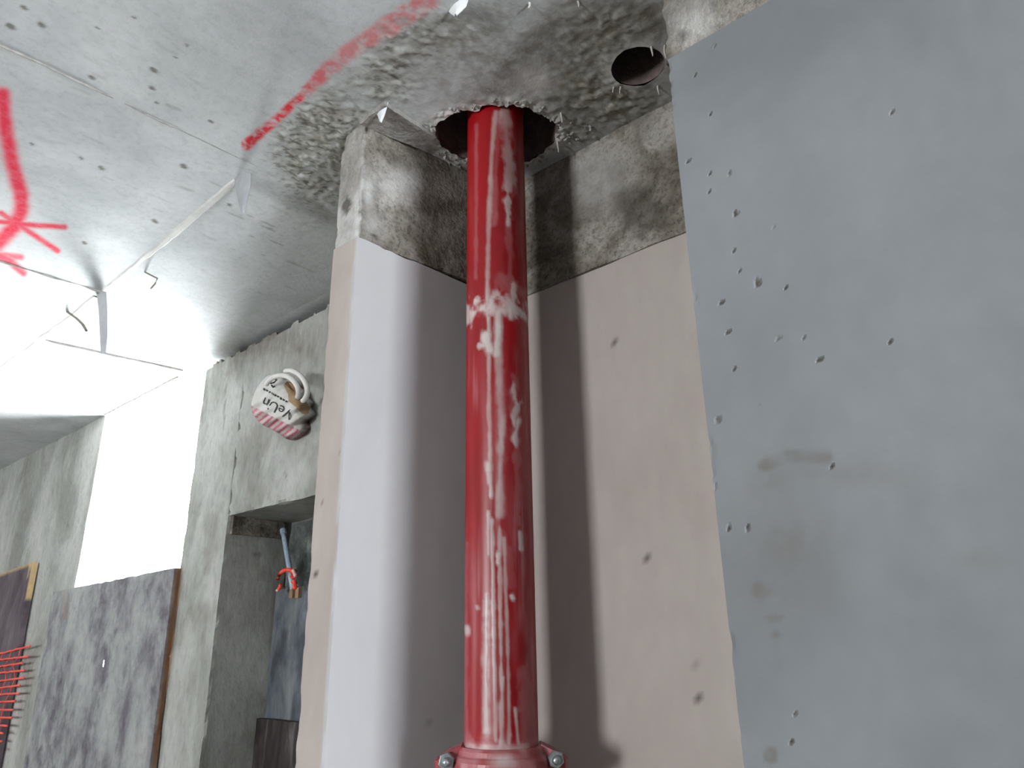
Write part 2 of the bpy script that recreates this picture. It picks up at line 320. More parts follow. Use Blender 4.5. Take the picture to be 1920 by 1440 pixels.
# ridges of laitance along the board joints of the slab
def ridge(name, A, B, w, h, n=60, mat='mortar', seed=0, gap=.35):
    A, B = np.array(A), np.array(B); L = np.linalg.norm(B - A); d = (B - A) / L; s = np.array([-d[1], d[0]])
    t = np.linspace(0, 1, n); c = A + t[:, None] * (B - A); q = np.stack([t * L * 9, t * 0 + seed, t * 0], 1)
    c = c + s * (.010 * (fbm(q, 1, 3, seed) - .5))[:, None]; ww = w * (.5 + fbm(q, 2, 2, seed + 3)); hh = h * sstep(gap - .2, gap + .35, fbm(q, 1.5, 3, seed + 5))
    V = np.concatenate([np.c_[c - s * ww[:, None], np.full(n, CZ + .002)], np.c_[c - s * (ww * .4)[:, None], CZ - hh], np.c_[c + s * (ww * .4)[:, None], CZ - hh * .8], np.c_[c + s * ww[:, None], np.full(n, CZ + .002)]])
    return part(name, V, grid_faces(4, n).tolist(), M[mat])
ridge('joint_ridge', (.05, 1.335), (.64, 1.322), .0035, .005, 200, seed=1, gap=.55)
ridge('joint_ridge', (.22, 2.222), (.65, 2.212), .004, .007, 90, seed=2)
ridge('joint_ridge', (.66, 2.738), (1.12, 2.694), .004, .008, 90, seed=3)
ridge('joint_filler', (.641, 1.40), (.655, 2.20), .012, .0035, 160, 'strip', seed=4, gap=.1)
ridge('joint_filler', (.652, 2.26), (.636, 3.3), .011, .0035, 160, 'strip', seed=6, gap=.1)
ridge('drip_groove', (1.139, 2.78), (1.139, 3.52), .004, .007, 60, 'mortar', seed=11, gap=-.4)
# mortar crumbs stuck round the broken hole
cr = []
for i in range(150):
    if i < 95: t = RNG.uniform(-math.pi, math.pi); rr = float(R1(np.array([t]))[0]) + abs(RNG.normal(0, .012)) + .002; c = H1 + rr * np.array([math.cos(t), math.sin(t)])
    else: c = on_z(RNG.normal(1085, 32), RNG.normal(258, 18), CZ)[:2] if i < 125 else on_z(RNG.normal(850, 30), RNG.normal(290, 12), CZ)[:2]
    if np.hypot(*(c - PIPE)) < PR + .008 or c[0] > 1.08 or np.hypot(*(c - H1)) < float(R1(np.array([math.atan2(c[1] - H1[1], c[0] - H1[0])]))[0]): continue
    r_ = RNG.uniform(.002, .006); dirs = np.array([(1, 0, 0), (-1, 0, 0), (0, 1, 0), (0, -1, 0), (0, 0, 1), (0, 0, -1)], float) * RNG.uniform(.6, 1.4, (6, 1)) * r_ + RNG.normal(0, r_ * .25, (6, 3))
    cr.append((np.array([c[0], c[1], CZ - .003]) + dirs, [[0, 2, 5], [2, 1, 5], [1, 3, 5], [3, 0, 5], [2, 0, 4], [1, 2, 4], [3, 1, 4], [0, 3, 4]]))
part('mortar_crumbs', *join(cr), M['mortar'], kind='stuff', label='pale mortar crumbs stuck round the hole of the red pipe')
# lime drips hanging round the holes
for (x, y, z0, ln) in [(1150, 158, 0, .020), (1163, 160, 0, .020), (1234, 160, 0, .020), (1222, 85, 0, .022), (1246, 84, 0, .030), (1046, 262, 0, .030), (1053, 212, 0, .022), (992, 5, 0, .012), (1085, 3, 0, .010)]:
    p = on_z(x, y, CZ); k = np.linspace(0, 1, 6)
    ptsl = np.stack([p[0] + .002 * np.sin(k * 5 + x), p[1] + .001 * k, CZ + .004 - k * (ln + .004)], 1)
    part('lime_drip', *tube(ptsl, .0028 * (1 - .6 * k), 6), M['lime'], smooth=True)

# ---------------------------------------------------------------- setting: walls
def pits_attr(V, lst, amp=1, xr=None):
    a, b = pix(V); o = np.zeros(len(V))
    for (x, y, s, asp, ang) in lst:
        dx, dy = a - x, b - y; c_, s_ = math.cos(ang), math.sin(ang)
        o = np.maximum(o, sstep(1.35, .55, np.hypot((dx * c_ + dy * s_) / (s * asp), (-dx * s_ + dy * c_) / s) + .7 * (fbm(V, 170, 2, 3) - .5)))
    return o * amp
def structure(name, V, Fq, mat, attrs=None, smooth=True):
    o = link(name, mesh(name, V, Fq, attrs), mat, smooth=False); tag(o, kind='structure'); return o
ZF = -EYE
# right wall (panel close to the camera) + cast band above it
RX, RY, RZ = .716, .349, .722
v, f_, e = block_data(box8(RX, 1.2, -3.6, RY, ZF, RZ), .2, 0)   # body
us = spans((-3.6, -.2, .3), (-.2, RY, .0034)); zs = spans((ZF, -.25, .2), (-.25, RZ, .0034))
UY, UZ = np.meshgrid(us, zs, indexing='ij'); Pw = np.stack([np.full(UY.size, RX), UY.ravel(), UZ.ravel()], 1)
chipm = np.exp(-((RY - Pw[:, 1]) / .004) ** 2) * sstep(.55, .8, fbm(Pw, 35, 3, 4))
lst = [(1366, 325, 4, 1.2, 0), (1331, 326, 4, 1.2, 0), (1290, 302, 3.5, 2, 0), (1378, 400, 6, 1.2, 0), (1330, 360, 3.5, 1, 0), (1362, 432, 3.5, 1, 0), (1447, 426, 4, 1, 0), (1420, 530, 8, 1.3, 1), (1352, 566, 5, 1.5, 0), (1346, 508, 3, 1, 0), (1388, 508, 3, 1, 0), (1472, 540, 5, 1, 0), (1365, 623, 5, 1.3, 0), (1535, 674, 5, 2.6, .15), (1460, 634, 3.5, 1.6, .5), (1504, 633, 3, 1.6, .3), (1378, 692, 4, 1.5, 1), (1670, 209, 4, 1.5, 0), (1557, 873, 5, 1.4, 1), (1338, 85, 4, 1, 0), (1302, 140, 3, 1, 0), (1332, 213, 3.5, 1.3, 0), (1346, 787, 6, 1, 0), (1366, 990, 6, 1.2, 1.3), (1403, 990, 5, 1.5, .8), (1342, 912, 4, 1.5, .8), (1670, 642, 3.5, 1, 0), (1490, 1336, 3, 1.6, .8), (1485, 1393, 4, 1.2, .5), (1376, 470, 3, 1, 0), (1447, 852, 3, 1, 0), (1424, 764, 3, 1.6, .3), (1440, 700, 3, 1.6, .9)]
pit_r = pits_attr(Pw, [(x, y, s_ * .68, a, g_) for x, y, s_, a, g_ in lst], .85)
a_, b_ = pix(Pw)
gw = lambda cx, cy, sx, sy: np.exp(-((a_ - cx) / sx) ** 2 - ((b_ - cy) / sy) ** 2)
wet_r = np.clip(.7 * sstep(1.2, .5, polydist(a_, b_, [(1432, 872), (1475, 855), (1550, 858)]) / 14) + .5 * gw(1440, 910, 40, 40) + .35 * gw(1600, 890, 110, 22) + .9 * sstep(1.3, .7, np.hypot((a_ - 1428) / 19, (b_ - 1106) / 17)) + .9 * sstep(1.2, .8, np.hypot((a_ - 1452) / 18, (b_ - 1158) / 8)) + .9 * sstep(1.3, .7, np.hypot((a_ - 1455) / 9, (b_ - 1191) / 7)) + .9 * sstep(1.2, .8, np.hypot((a_ - 1445) / 14, (b_ - 1417) / 16)) + .5 * gw(1480, 1010, 60, 50) + .35 * gw(1840, 1050, 50, 20) + .3 * gw(1480, 1080, 90, 70), 0, 1)
Pw[:, 0] += .0035 * pit_r + .002 * chipm + .0015 * (fbm(Pw, 3, 2, 2) - .5); Pw[:, 1] -= .002 * chipm
vv, ff = join([(v + [.012, 0, 0] * (np.abs(v[:, 0:1] - RX) < .01) - [0, .0, 0], f_), (Pw, grid_faces(len(us), len(zs), 0)[:, ::-1])])
k = len(v)
side = np.c_[Pw.reshape(len(us), len(zs), 3)[-1], ][:, :]            # close the panel edge towards the niche
edge_v = np.concatenate([side, side * [0, 1, 1] + [RX + .02, -.0005, 0]]); ne = len(side)
edge_f = [[i, i + 1, ne + i + 1, ne + i] for i in range(ne - 1)]
top = Pw.reshape(len(us), len(zs), 3)[:, -1]; nt_ = len(top)
top_v = np.concatenate([top, top * [0, 1, 1] + [RX + .02, 0, 0]]); top_f = [[i + 1, i, nt_ + i, nt_ + i + 1] for i in range(nt_ - 1)]
vv, ff = join([(vv, ff), (edge_v, edge_f), (top_v, top_f)])
z0 = np.zeros
wall_right = structure('wall_right', vv, ff, M['grey_panel'], dict(pit=np.r_[z0(k), pit_r, z0(len(edge_v) + len(top_v))], damp_shade=np.r_[z0(k), wet_r, z0(len(edge_v) + len(top_v))]))
v, f_, e = block_data(box8(RX + .003, 1.2, -.6, RY + .002, RZ - .004, CZ + .01), .007, .004, .008, 40, 3)
a_, b_ = pix(v)
part('concrete_band', v, f_, M['band'], wall_right, attrs=dict(pale=np.clip(.9 * np.exp(-((a_ - 1300) / 50) ** 2 - ((b_ - 40) / 50) ** 2), 0, 1) * .8, pit=pits_attr(v, [(1280, 68, 9, 1.2, -.5)], .7)), label='mottled cast concrete band above the smooth panel')

# niche back wall and its band
v, f_, e = block_data(box8(1.095, 1.2, .33, 1.02, ZF, .712), .012, .0012, 0, 20, 8)
lst = [(1214, 1048, 3.5, 1, 0), (1152, 644, 3, 1.2, 0), (1258, 1268, 3, 1, 0), (1305, 1250, 3, 1.2, 1), (1310, 1310, 3, 1.2, 1)]
wall_niche = structure('wall_niche', v, f_, M['panel'], dict(pit=pits_attr(v, lst, .8), pale=v[:, 0] * 0, damp_shade=v[:, 0] * 0))
v, f_, e = block_data([[[(1.090, .33, .70), (1.090, .33, 1.012)], [(1.090, 1.03, .706), (1.090, 1.03, 1.012)]], [[(1.2, .33, .70), (1.2, .33, 1.012)], [(1.2, 1.03, .70), (1.2, 1.03, 1.012)]]], .007, .005, 0, 40, 13)
a_, b_ = pix(v)
part('concrete_band', v, f_, M['band'], wall_niche, attrs=dict(pale=np.clip(.75 * np.exp(-((a_ - 1120) / 60) ** 2 - ((b_ - 340) / 60) ** 2) + .3 * np.exp(-((a_ - 1230) / 50) ** 2 - ((b_ - 240) / 40) ** 2), 0, 1), pit=.62 * sstep(.3, .8, np.exp(-((a_ - 1200) / 62) ** 2 - ((b_ - 395) / 62) ** 2) * (.6 + .8 * fbm(v, 22, 3, 51)))), label='mottled cast concrete band at the top of the niche')

# fin wall left of the pipe: panel below, cast band on top
def fin(z0_, z1a, z1b, o=0., x1=1.11):
    yb = lambda x: 1.024 - (x - .716) / .38 * .05
    return [[[(.716 - o, yb(.716) - o, z0_), (.716 - o, yb(.716) - o, z1a)], [(.716 - o, 1.101 + o, z0_), (.716 - o, 1.101 + o, z1a)]], [[(x1, yb(x1) - o, z0_), (x1, yb(x1) - o, z1b)], [(x1, 1.101 + o, z0_), (x1, 1.101 + o, z1b)]]]
v, f_, e = block_data(fin(ZF, .732, .704), .006, .0010, .0035, 26, 17)
a_, b_ = pix(v)
lst = [(803, 1356, 7, 1, 0), (592, 1075, 4, 1.2, 1), (604, 940, 3, 1, 0), (640, 850, 3, 1.3, 1)]
wall_fin = structure('wall_fin', v, f_, M['panel'], dict(pit=pits_attr(v, lst), damp_shade=.4 * sstep(.5, .7, fbm(v, 12, 3, 3)) * (v[:, 0] < .72) * sstep(.55, .7, v[:, 2]), pale=.65 * (np.abs(v[:, 1] - 1.0) < .03) * (v[:, 0] > .712)))  # paler bluish front face paints in the cool daylight
v, f_, e = block_data(fin(.726, 1.012, 1.012, -.002), .005, .0025, .009, 30, 23)
endf = (v[:, 0] < .724) & (v[:, 1] > 1.026)
lo = sstep(.03, -.03, v[:, 2] - .83 - .03 * (fbm(v, 20, 3, 2) - .5) - .8 * (1.06 - v[:, 1]) * .6)
a_, b_ = pix(v)
m_pale = np.clip(.95 * endf * lo + .9 * np.exp(-((a_ - 690) / 10) ** 2 - ((b_ - 360) / 34) ** 2) + .75 * np.exp(-((a_ - 745) / 50) ** 2 - ((b_ - 345) / 30) ** 2) + .45 * endf + .6 * np.exp(-((a_ - 700) / 22) ** 2 - ((b_ - 425) / 26) ** 2), 0, 1)
part('concrete_band', v, f_, M['band'], wall_fin, attrs=dict(pale=m_pale, pit=pits_attr(v, [(650, 385, 9, 2.0, 1.9), (703, 444, 3, 3.5, .5), (688, 242, 4, 2, 1.5)], .8)), label='mottled cast concrete band at the top of the fin wall')

# long outer wall with the window and the doorway recess
WX, WT = 1.145, .235
parts_, mk = [], []
def wb(y0, y1, z0_, z1_, res=.02, amp=.003, chip=.012, seed=0):
    v, f_, e = block_data(box8(WX, WX + WT, y0, y1, z0_, z1_), res, amp, chip, 26, seed); parts_.append((v, f_))
wb(1.02, 1.52, ZF, .99, .05, .002, 0, 31)
wb(1.52, 2.252, .388, .988, .010, .003, .014, 32)
wb(2.252, 2.546, ZF, .988, .010, .0016, .008, 32)
wb(2.546, 3.522, ZF, -.20, .06, .002, 0, 33)
wb(3.522, 4.6, ZF, 1.004, .014, .003, .012, 34)
wb(4.6, 7.6, ZF, 1.004, .1, .003, 0, 35)
v, f_ = join(parts_)
a_, b_ = pix(v)
# broken-off top edge along the ceiling
brk = (v[:, 2] > .97) & (v[:, 1] > 1.6) & (v[:, 1] < 2.56)
v[:, 2] -= brk * (.006 + .05 * sstep(.38, .68, fbm(v * [0, 1, 0], 60, 3, 6))) * np.exp(-((v[:, 0] - WX) / .05) ** 2)
wall_window = structure('wall_window', v, f_, M['wall'], dict(pit=pits_attr(v, [(447, 962, 4, 1.3, 0), (495, 745, 4, 2, 1.4), (421, 770, 1.3, 40, 1.62), (482, 1040, 5, 1.6, .1), (535, 890, 3, 1.5, 1)], .45), damp_shade=.8 * np.exp(-((a_ - 500) / 130) ** 2 - ((b_ - 640) / 40) ** 2) * (v[:, 1] < 2.6) + .5 * sstep(.5, .7, fbm(v, 7, 3, 5)) * (v[:, 1] < 2.6)))
part('light_block_strip', *block_data(box8(WX + .09, WX + WT, 1.4, 2.546, .93, 1.005), .2)[:2], M['lining'], wall_window)  # added behind the broken edge to block light from outside
# dark strip standing in for the shaded inset of the reveal, and the shaft wall behind the doorway recess
v, f_, e = block_data(box8(WX + .012, WX + .20, 2.236, 2.26, .330, .392), .01, .002, .006, 30, 41)
part('inset_shade_strip', v, f_, M['band'], wall_window, attrs=dict(pale=e * 0, pit=e * 0))
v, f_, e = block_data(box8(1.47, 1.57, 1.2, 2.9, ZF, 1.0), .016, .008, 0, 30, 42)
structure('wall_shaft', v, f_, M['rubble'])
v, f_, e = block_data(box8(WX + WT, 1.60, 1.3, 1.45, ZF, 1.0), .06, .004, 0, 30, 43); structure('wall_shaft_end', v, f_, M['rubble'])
v, f_, e = block_data(box8(WX + WT, 1.62, 1.3, 2.42, 1.0, 1.05), .3, 0); part('slab_light_seal', v, f_, M['rubble'])

# rest of the room: west wall with a window opening, south wall with a doorway, north wall, floor
def opening_wall(name, mk_box, a0, a1, o0, o1, zo0, zo1):
    ps = [block_data(mk_box(a0, o0, ZF, 1.0), .4)[:2], block_data(mk_box(o1, a1, ZF, 1.0), .4)[:2], block_data(mk_box(o0, o1, zo1, 1.0), .4)[:2]]
    if zo0 > ZF: ps.append(block_data(mk_box(o0, o1, ZF, zo0), .4)[:2])
    v, f_ = join(ps); return structure(name, v, f_, M['dull'])
opening_wall('wall_west', lambda a, b, c, d: box8(-3.42, -3.2, a, b, c, d), -3.7, 2.6, .59, 1.21, -.28, .52)
opening_wall('wall_northwest', lambda a, b, c, d: box8(-3.42, -3.2, a, b, c, d), 2.6, 7.6, 5.1, 5.7, -.4, .4)  # its opening is added to brighten the boards and wall opposite
opening_wall('wall_south', lambda a, b, c, d: box8(a, b, -3.8, -3.6, c, d), -3.4, 1.2, -.21, .25, -.9, .8)
v, f_, e = block_data(box8(-3.4, 1.4, 7.5, 7.7, ZF, 1.0), .4); structure('wall_north', v, f_, M['wall'], dict(pit=v[:, 0] * 0, damp_shade=v[:, 0] * 0))
v, f_, e = block_data(box8(-3.4, 1.7, -3.8, 7.7, ZF - .15, ZF), .4); structure('floor', v, f_, M['floor'])

# ---------------------------------------------------------------- red riser pipe
riser = empty('riser_pipe', (PIPE[0], PIPE[1], ZF), 'red painted steel riser pipe with lime streaks rising through the ceiling hole', 'pipe')
nth = 240; zz = spans((-.175, 1.02, .0036), (1.02, 1.22, .1))
tt = np.linspace(0, 2 * math.pi, nth + 1)[:-1]
Zg, Tg = np.meshgrid(zz, tt, indexing='ij')
Pp = np.stack([PIPE[0] + PR * np.cos(Tg.ravel()), PIPE[1] + PR * np.sin(Tg.ravel()), Zg.ravel()], 1)
a_, b_ = pix(Pp)
front = (np.cos(Tg.ravel() - math.atan2(PIPE[1], PIPE[0])) < .05)
na = fbm(Pp, 60, 3, 3); nb = fbm(Pp * [1, 1, .25], 90, 3, 8); nc = fbm(Pp * [1, 1, .15], 30, 3, 9)
nd = fbm(Pp * [1, 1, .5], 22, 3, 19)
lime = np.zeros(len(Pp)); dust = np.zeros(len(Pp))
def streak(pts, w, st, patch=.4, tgt='l'):
    global lime, dust
    q = st * sstep(1.75, .25, polydist(a_, b_, pts) / (w * (.6 + .8 * nb)) + (patch + .25) * (na - .5) * 2.4) * (.45 + .75 * nd)
    if tgt == 'l': lime = np.maximum(lime, q)
    else: dust = np.maximum(dust, q)
for pts, w, st, pa, tg in [
    ([(893, 235), (893, 420), (892, 520)], 3, .45, .3, 'd'), ([(930, 210), (925, 250), (922, 300), (917, 400), (914, 520), (914, 590)], 4, .62, .2, 'l'), ([(935, 212), (930, 300), (926, 420)], 5, .5, .5, 'd'),
    ([(946, 212), (950, 260), (956, 310), (954, 350)], 9, .55, .6, 'l'), ([(954, 350), (952, 400), (956, 450), (957, 540)], 6, .5, .9, 'd'), ([(952, 340), (953, 420)], 4, .6, 1.2, 'l'),
    ([(874, 588), (900, 584), (930, 578), (960, 582), (992, 598)], 15, .55, 1.3, 'd'), ([(876, 590), (905, 580), (930, 574), (960, 580), (990, 592)], 11, .75, 2.1, 'l'), ([(877, 575), (877, 605)], 3, .9, .3, 'l'),
    ([(940, 520), (960, 540), (992, 552)], 10, .5, .8, 'd'), ([(935, 583), (956, 582)], 4.5, .95, .2, 'l'), ([(958, 575), (958, 596)], 5.5, .8, .4, 'l'), ([(964, 536), (962, 575)], 4, .6, .9, 'l'),
    ([(935, 586), (934, 620), (932, 664)], 6.5, 1, .12, 'l'), ([(916, 596), (916, 625)], 3.5, .8, .2, 'l'), ([(912, 628), (914, 645), (918, 658)], 8.5, 1, .5, 'l'), ([(900, 648), (912, 650)], 4, .8, .9, 'l'),
    ([(917, 660), (917, 760), (919, 850), (921, 930)], 3.4, .7, .2, 'l'), ([(934, 660), (936, 740), (940, 800), (938, 870), (936, 965)], 6, .6, .25, 'l'), ([(939, 700), (941, 960)], 9, .4, .5, 'd'),
    ([(962, 716), (966, 745), (972, 760)], 4, .75, .9, 'l'), ([(975, 755), (963, 780), (966, 800)], 4, .7, .9, 'l'), ([(973, 790), (966, 820), (968, 836)], 4.5, .8, .8, 'l'), ([(965, 710), (970, 850), (970, 980)], 8, .55, 1.0, 'd'),
    ([(917, 872), (917, 880)], 6.5, .95, .2, 'l'), ([(916, 880), (918, 905)], 5, .7, .3, 'l'), ([(975, 998), (977, 1030)], 3.5, .8, .4, 'l'), ([(935, 1040), (935, 1055)], 5.5, .9, .5, 'l'), ([(960, 1118), (962, 1122)], 5, .95, .4, 'l'), ([(877, 1178), (877, 1186)], 5, .9, .4, 'l'), ([(873, 1020), (873, 1400)], 4, .6, .5, 'd'), ([(894, 1138), (896, 1140)], 4, .7, .8, 'l'),
    ([(916, 960), (916, 1040)], 3, .6, .4, 'l'), ([(922, 975), (925, 1120), (927, 1250), (930, 1390)], 3.2, .6, .5, 'l'), ([(912, 1115), (910, 1230), (911, 1370)], 5, .62, .6, 'l'), ([(918, 1150), (922, 1280), (929, 1395)], 7, .55, .8, 'd'),
    ([(937, 990), (938, 1160), (942, 1395)], 3, .55, .5, 'l'), ([(945, 1010), (952, 1200), (955, 1395)], 3, .5, .5, 'l'), ([(966, 1330), (972, 1395)], 3, .6, .5, 'l'), ([(942, 1270), (940, 1395)], 4, .65, .5, 'l'), ([(940, 1000), (950, 1060), (960, 1100)], 12, .35, 1.2, 'd'),
    ([(870, 1392), (900, 1402), (940, 1406), (985, 1402), (1015, 1392)], 18, .8, .9, 'd'), ([(880, 1400), (930, 1406), (985, 1404)], 7, .6, .9, 'l'), ([(985, 1260), (1000, 1400)], 14, .5, 1.2, 'd')]:
    streak(pts, w, st, pa, tg)
fs = sstep(.60, .74, fbm(Pp * [1, 1, .035], 130, 3, 41)) * sstep(.35, .6, nc)
haze = .42 * fs * sstep(560, 800, b_) + .30 * sstep(.42, .75, nc) * sstep(600, 900, b_) + .25 * sstep(.4, .7, nb) * sstep(930, 1000, a_)
dust = np.clip(np.maximum(dust, haze), 0, 1) * front; lime = np.clip(lime, 0, 1) * front
Pp[:, :2] += (Pp[:, :2] - PIPE) / PR * (.0008 * sstep(.3, .9, lime))[:, None]
child('pipe', mesh('pipe', Pp, grid_faces(len(zz), nth, 0, True)[:, ::-1], dict(lime=lime, dust=dust)), M['red'], riser, smooth=True)
v, f_ = lathe(PIPE, [(PR, -.19), (PR, ZF + .002)], 64)
lo_me = mesh('lower_pipe', v, [q[::-1] for q in f_], dict(lime=v[:, 0] * 0, dust=v[:, 0] * 0)); child('lower_pipe', lo_me, M['red'], riser, smooth=True)
# grooved clamp coupling: two half housings bolted together at both sides
dv = PIPE / np.linalg.norm(PIPE); ev = np.array([dv[1], -dv[0]])          # dv away from the camera, ev to the right
def loc3(a, b, z): return np.array([PIPE[0] + ev[0] * a + dv[0] * b, PIPE[1] + ev[1] * a + dv[1] * b, z])
cz = -.146
prof = [(.0575, cz), (.064, cz + .001), (.0675, cz - .003), (.0690, cz - .010), (.0725, cz - .012), (.0765, cz - .017), (.0775, cz - .024), (.0775, cz - .044), (.0760, cz - .051), (.070, cz - .057), (.0575, cz - .058)]
v, f_ = [], []
na_ = 40
prof = [(rr, z - .009 if i < 8 else z) for i, (rr, z) in enumerate(prof)]
for half in (0, 1):
    base = len(v); A0 = math.atan2(ev[1], ev[0]) + math.pi * half + .03
    for (rr, z) in prof:
        for q in range(na_ + 1):
            w = A0 + (math.pi - .06) * q / na_; v.append((PIPE[0] + rr * math.cos(w), PIPE[1] + rr * math.sin(w), z))
    m_ = na_ + 1
    f_.append([[base + i * m_ + j, base + i * m_ + j + 1, base + (i + 1) * m_ + j + 1, base + (i + 1) * m_ + j] for i in range(len(prof) - 1) for j in range(na_)])
    f_[-1] += [[base + i * m_ for i in range(len(prof))], [base + i * m_ + na_ for i in range(len(prof))][::-1]]
v = np.array(v); nper = len(prof) * (na_ + 1)
for half in (0, 1):
    hv = v[half * nper:(half + 1) * nper]; hf = [[i - half * nper for i in q] for q in f_[half]]
    sgn = 1 if half == 0 else -1                                           # ears left and right of this half
    ears = []
    for s in (-1, 1):
        pr = [(.060, .002), (.060, .024), (.082, .026), (.0965, .024), (.101, .014), (.098, .002)]
        top_ = [loc3(s * a, sgn * b, cz - .006 - (.020 if a > .094 else .010 if a > .08 else 0)) for a, b in pr]; bot_ = [loc3(s * a, sgn * b, cz - .050) for a, b in pr]
        n_ = len(pr); ears.append((np.array(top_ + bot_), [list(range(n_)), list(range(n_, 2 * n_))[::-1]] + [[i, n_ + i, n_ + (i + 1) % n_, (i + 1) % n_] for i in range(n_)]))
    hv, hf = join([(hv, hf)] + ears)
    a_, b_ = pix(hv)
    dd = np.clip(.75 * sstep(.35, .6, fbm(hv, 40, 3, 5)) + .2, 0, 1); ll = .8 * np.exp(-((a_ - 945) / 24) ** 2 - ((b_ - 1428) / 14) ** 2)
    o = child('coupling_half', mesh('coupling_half', hv, hf, dict(dust=dd, lime=ll)), M['red'], riser)
    bv = o.modifiers.new('bevel', 'BEVEL'); bv.width = .002; bv.segments = 2; bv.limit_method = 'ANGLE'; bv.angle_limit = .7
def ring_along(c, d, prof_, n, rot=0):
    d = d / np.linalg.norm(d); a = np.cross(d, (0, 0, 1)); a /= np.linalg.norm(a); b = np.cross(a, d); V = []
    for rr, t in prof_:
        for q in range(n): w = 2 * math.pi * q / n + rot; V.append(c + d * t + rr * (math.cos(w) * a + math.sin(w) * b))
    m_ = len(prof_); Fq = [[i * n + q, i * n + (q + 1) % n, (i + 1) * n + (q + 1) % n, (i + 1) * n + q] for i in range(m_ - 1) for q in range(n)]
    return np.array(V), Fq + [list(range(n))[::-1], [(m_ - 1) * n + q for q in range(n)]]
for s in (-1, 1):
    c = loc3(s * .0815, 0, cz - .026); d3 = np.array([-dv[0], -dv[1], 0])
    bolt = child('bolt', mesh('bolt', *ring_along(c, d3, [(.0065, -.045), (.0065, .043), (.0056, .0465), (.002, .048)], 16)), M['bolt'], riser, smooth=True)
    nut = link('nut', mesh('nut', *ring_along(c, d3, [(.0115, .0265), (.0128, .0275), (.0128, .0355), (.0112, .0372)], 6, .3 * s)), M['bolt'], bolt)

# ---------------------------------------------------------------- plywood boards on the outer wall
def board(name, C, res, mat, label, cat='board', edge=.008, hole=None, edgefn=None):
    root = empty(name, np.array(C).reshape(-1, 3).min(0) * [1, 1, 0] + [0, 0, np.array(C)[..., 2].min()], label, cat)
    v, f_, e = block_data(C, res, .0012, .004, 20, len(label))
    at = dict(edge=edgefn(v, e) if edgefn else (e < edge).astype(float), pale=sstep(.5, .7, fbm(v * [1, 1, .4], 6, 3, 3)))
    if hole is not None:
        cen = v[np.array(f_)].mean(1); hd = ray(hole[0], hole[1]); hd = hd / hd[0]; keep = np.hypot(cen[:, 1] - hd[1] * cen[:, 0], (cen[:, 2] - hd[2] * cen[:, 0]) * .7) > hole[2]; f_ = np.array(f_)[keep]
    child('plywood_sheet', mesh('plywood_sheet', v, f_, at), mat, root); return root
XB = WX - .001
b1 = board('shuttering_board', [[[(XB - .026, 2.490, -1.645), (XB - .026, 2.526, .243)], [(XB - .026, 3.60, -1.645), (XB - .026, 3.690, .222)]], [[(XB - .004, 2.490, -1.645), (XB - .004, 2.526, .243)], [(XB - .004, 3.60, -1.645), (XB - .004, 3.690, .222)]]], .012, M['ply'],
    'large mottled grey plywood board covering the lower half of the bright window', hole=(194, 1247, .009), edgefn=lambda v, e: np.clip((v[:, 1] < 2.56) * (v[:, 0] > XB - .022) * 1. + .5 * np.exp(-((pix(v)[0] - 122) / 4) ** 2) * (v[:, 2] > .1), 0, 1))
b2 = board('shuttering_board', [[[(XB - .03, 3.97, -1.645), (XB - .03, 4.045, .376)], [(XB - .03, 5.3, -1.645), (XB - .03, 5.3, .318)]], [[(XB - .006, 3.97, -1.645), (XB - .006, 4.045, .376)], [(XB - .006, 5.3, -1.645), (XB - .006, 5.3, .318)]]], .02, M['ply_purple'],
    'dark purplish plywood board left of the window, partly behind the orange net', edgefn=lambda v, e: (e < .004) * (v[:, 2] > .2) * 1. + .8 * (np.abs(v[:, 1] - 4.075) < .012) * (v[:, 2] > .30))
board('closing_board', box8(1.338, 1.358, 1.56, 2.244, -1.645, .165), .012, M['ply_blue'], 'blue-grey plywood board standing in the doorway recess under the steel prop')
board('dark_board', box8(1.304, 1.324, 1.62, 2.235, -1.645, -.222), .012, M['ply_dark'], 'nearly black plywood board in front of the blue-grey one in the recess')

# steel prop with red ribbon in the doorway recess
def seg(a, b, X0, X1): A = on_x(*a, X0); B = on_x(*b, X1); return A, B
A, B = seg((531, 996), (549, 1104), 1.335, 1.318)
prop = empty('steel_prop', B, 'thin pale blue steel tube leaning in the doorway recess, tied with red ribbon', 'prop')
child('tube', mesh('tube', *tube([A + (B - A) * t for t in np.linspace(0, 1, 6)], .0085, 14)), M['prop'], prop, smooth=True)
child('end_cap', mesh('end_cap', *tube([A + (A - B) * .03, A - (A - B) * .05], .0105, 14)), M['prop'], prop)
for k, (x0, x1) in enumerate([(546, 548), (557, 558)]):
    p0 = on_x(x0, 1104, 1.325); p1 = on_x(x1, 1121, 1.33)
    blk = link('wooden_wedge', mesh('wooden_wedge', *block_data(box8(1.325, 1.34, p0[1] - .009, p0[1] + .009, p1[2], p0[2] + .004), .01)[:2]), M['tape'])
    tag(blk, ['small pale wooden wedge directly under the blue steel tube', 'small pale wooden wedge right of the blue steel tube'][k], 'wedge')
rib = empty('ribbon', on_x(545, 1075, 1.30), 'frayed red plastic ribbon knotted round the blue steel tube', 'ribbon')
def strap(pts, X, w, mat):
    Pn = np.array([on_x(x, y, X + (i % 2) * .006) for i, (x, y) in enumerate(pts)])
    v, f_ = tube(Pn, w, 8); child('ribbon_strand', mesh('ribbon_strand', v, f_), mat, rib, smooth=True)
strap([(521, 1086), (523, 1078), (530, 1071), (538, 1068), (546, 1069)], 1.29, .0065, M['ribbon'])
strap([(546, 1070), (553, 1072), (555, 1078), (549, 1081), (545, 1078)], 1.29, .008, M['ribbon'])
strap([(549, 1068), (552, 1074), (554, 1079)], 1.285, .006, M['ribbon_pale'])
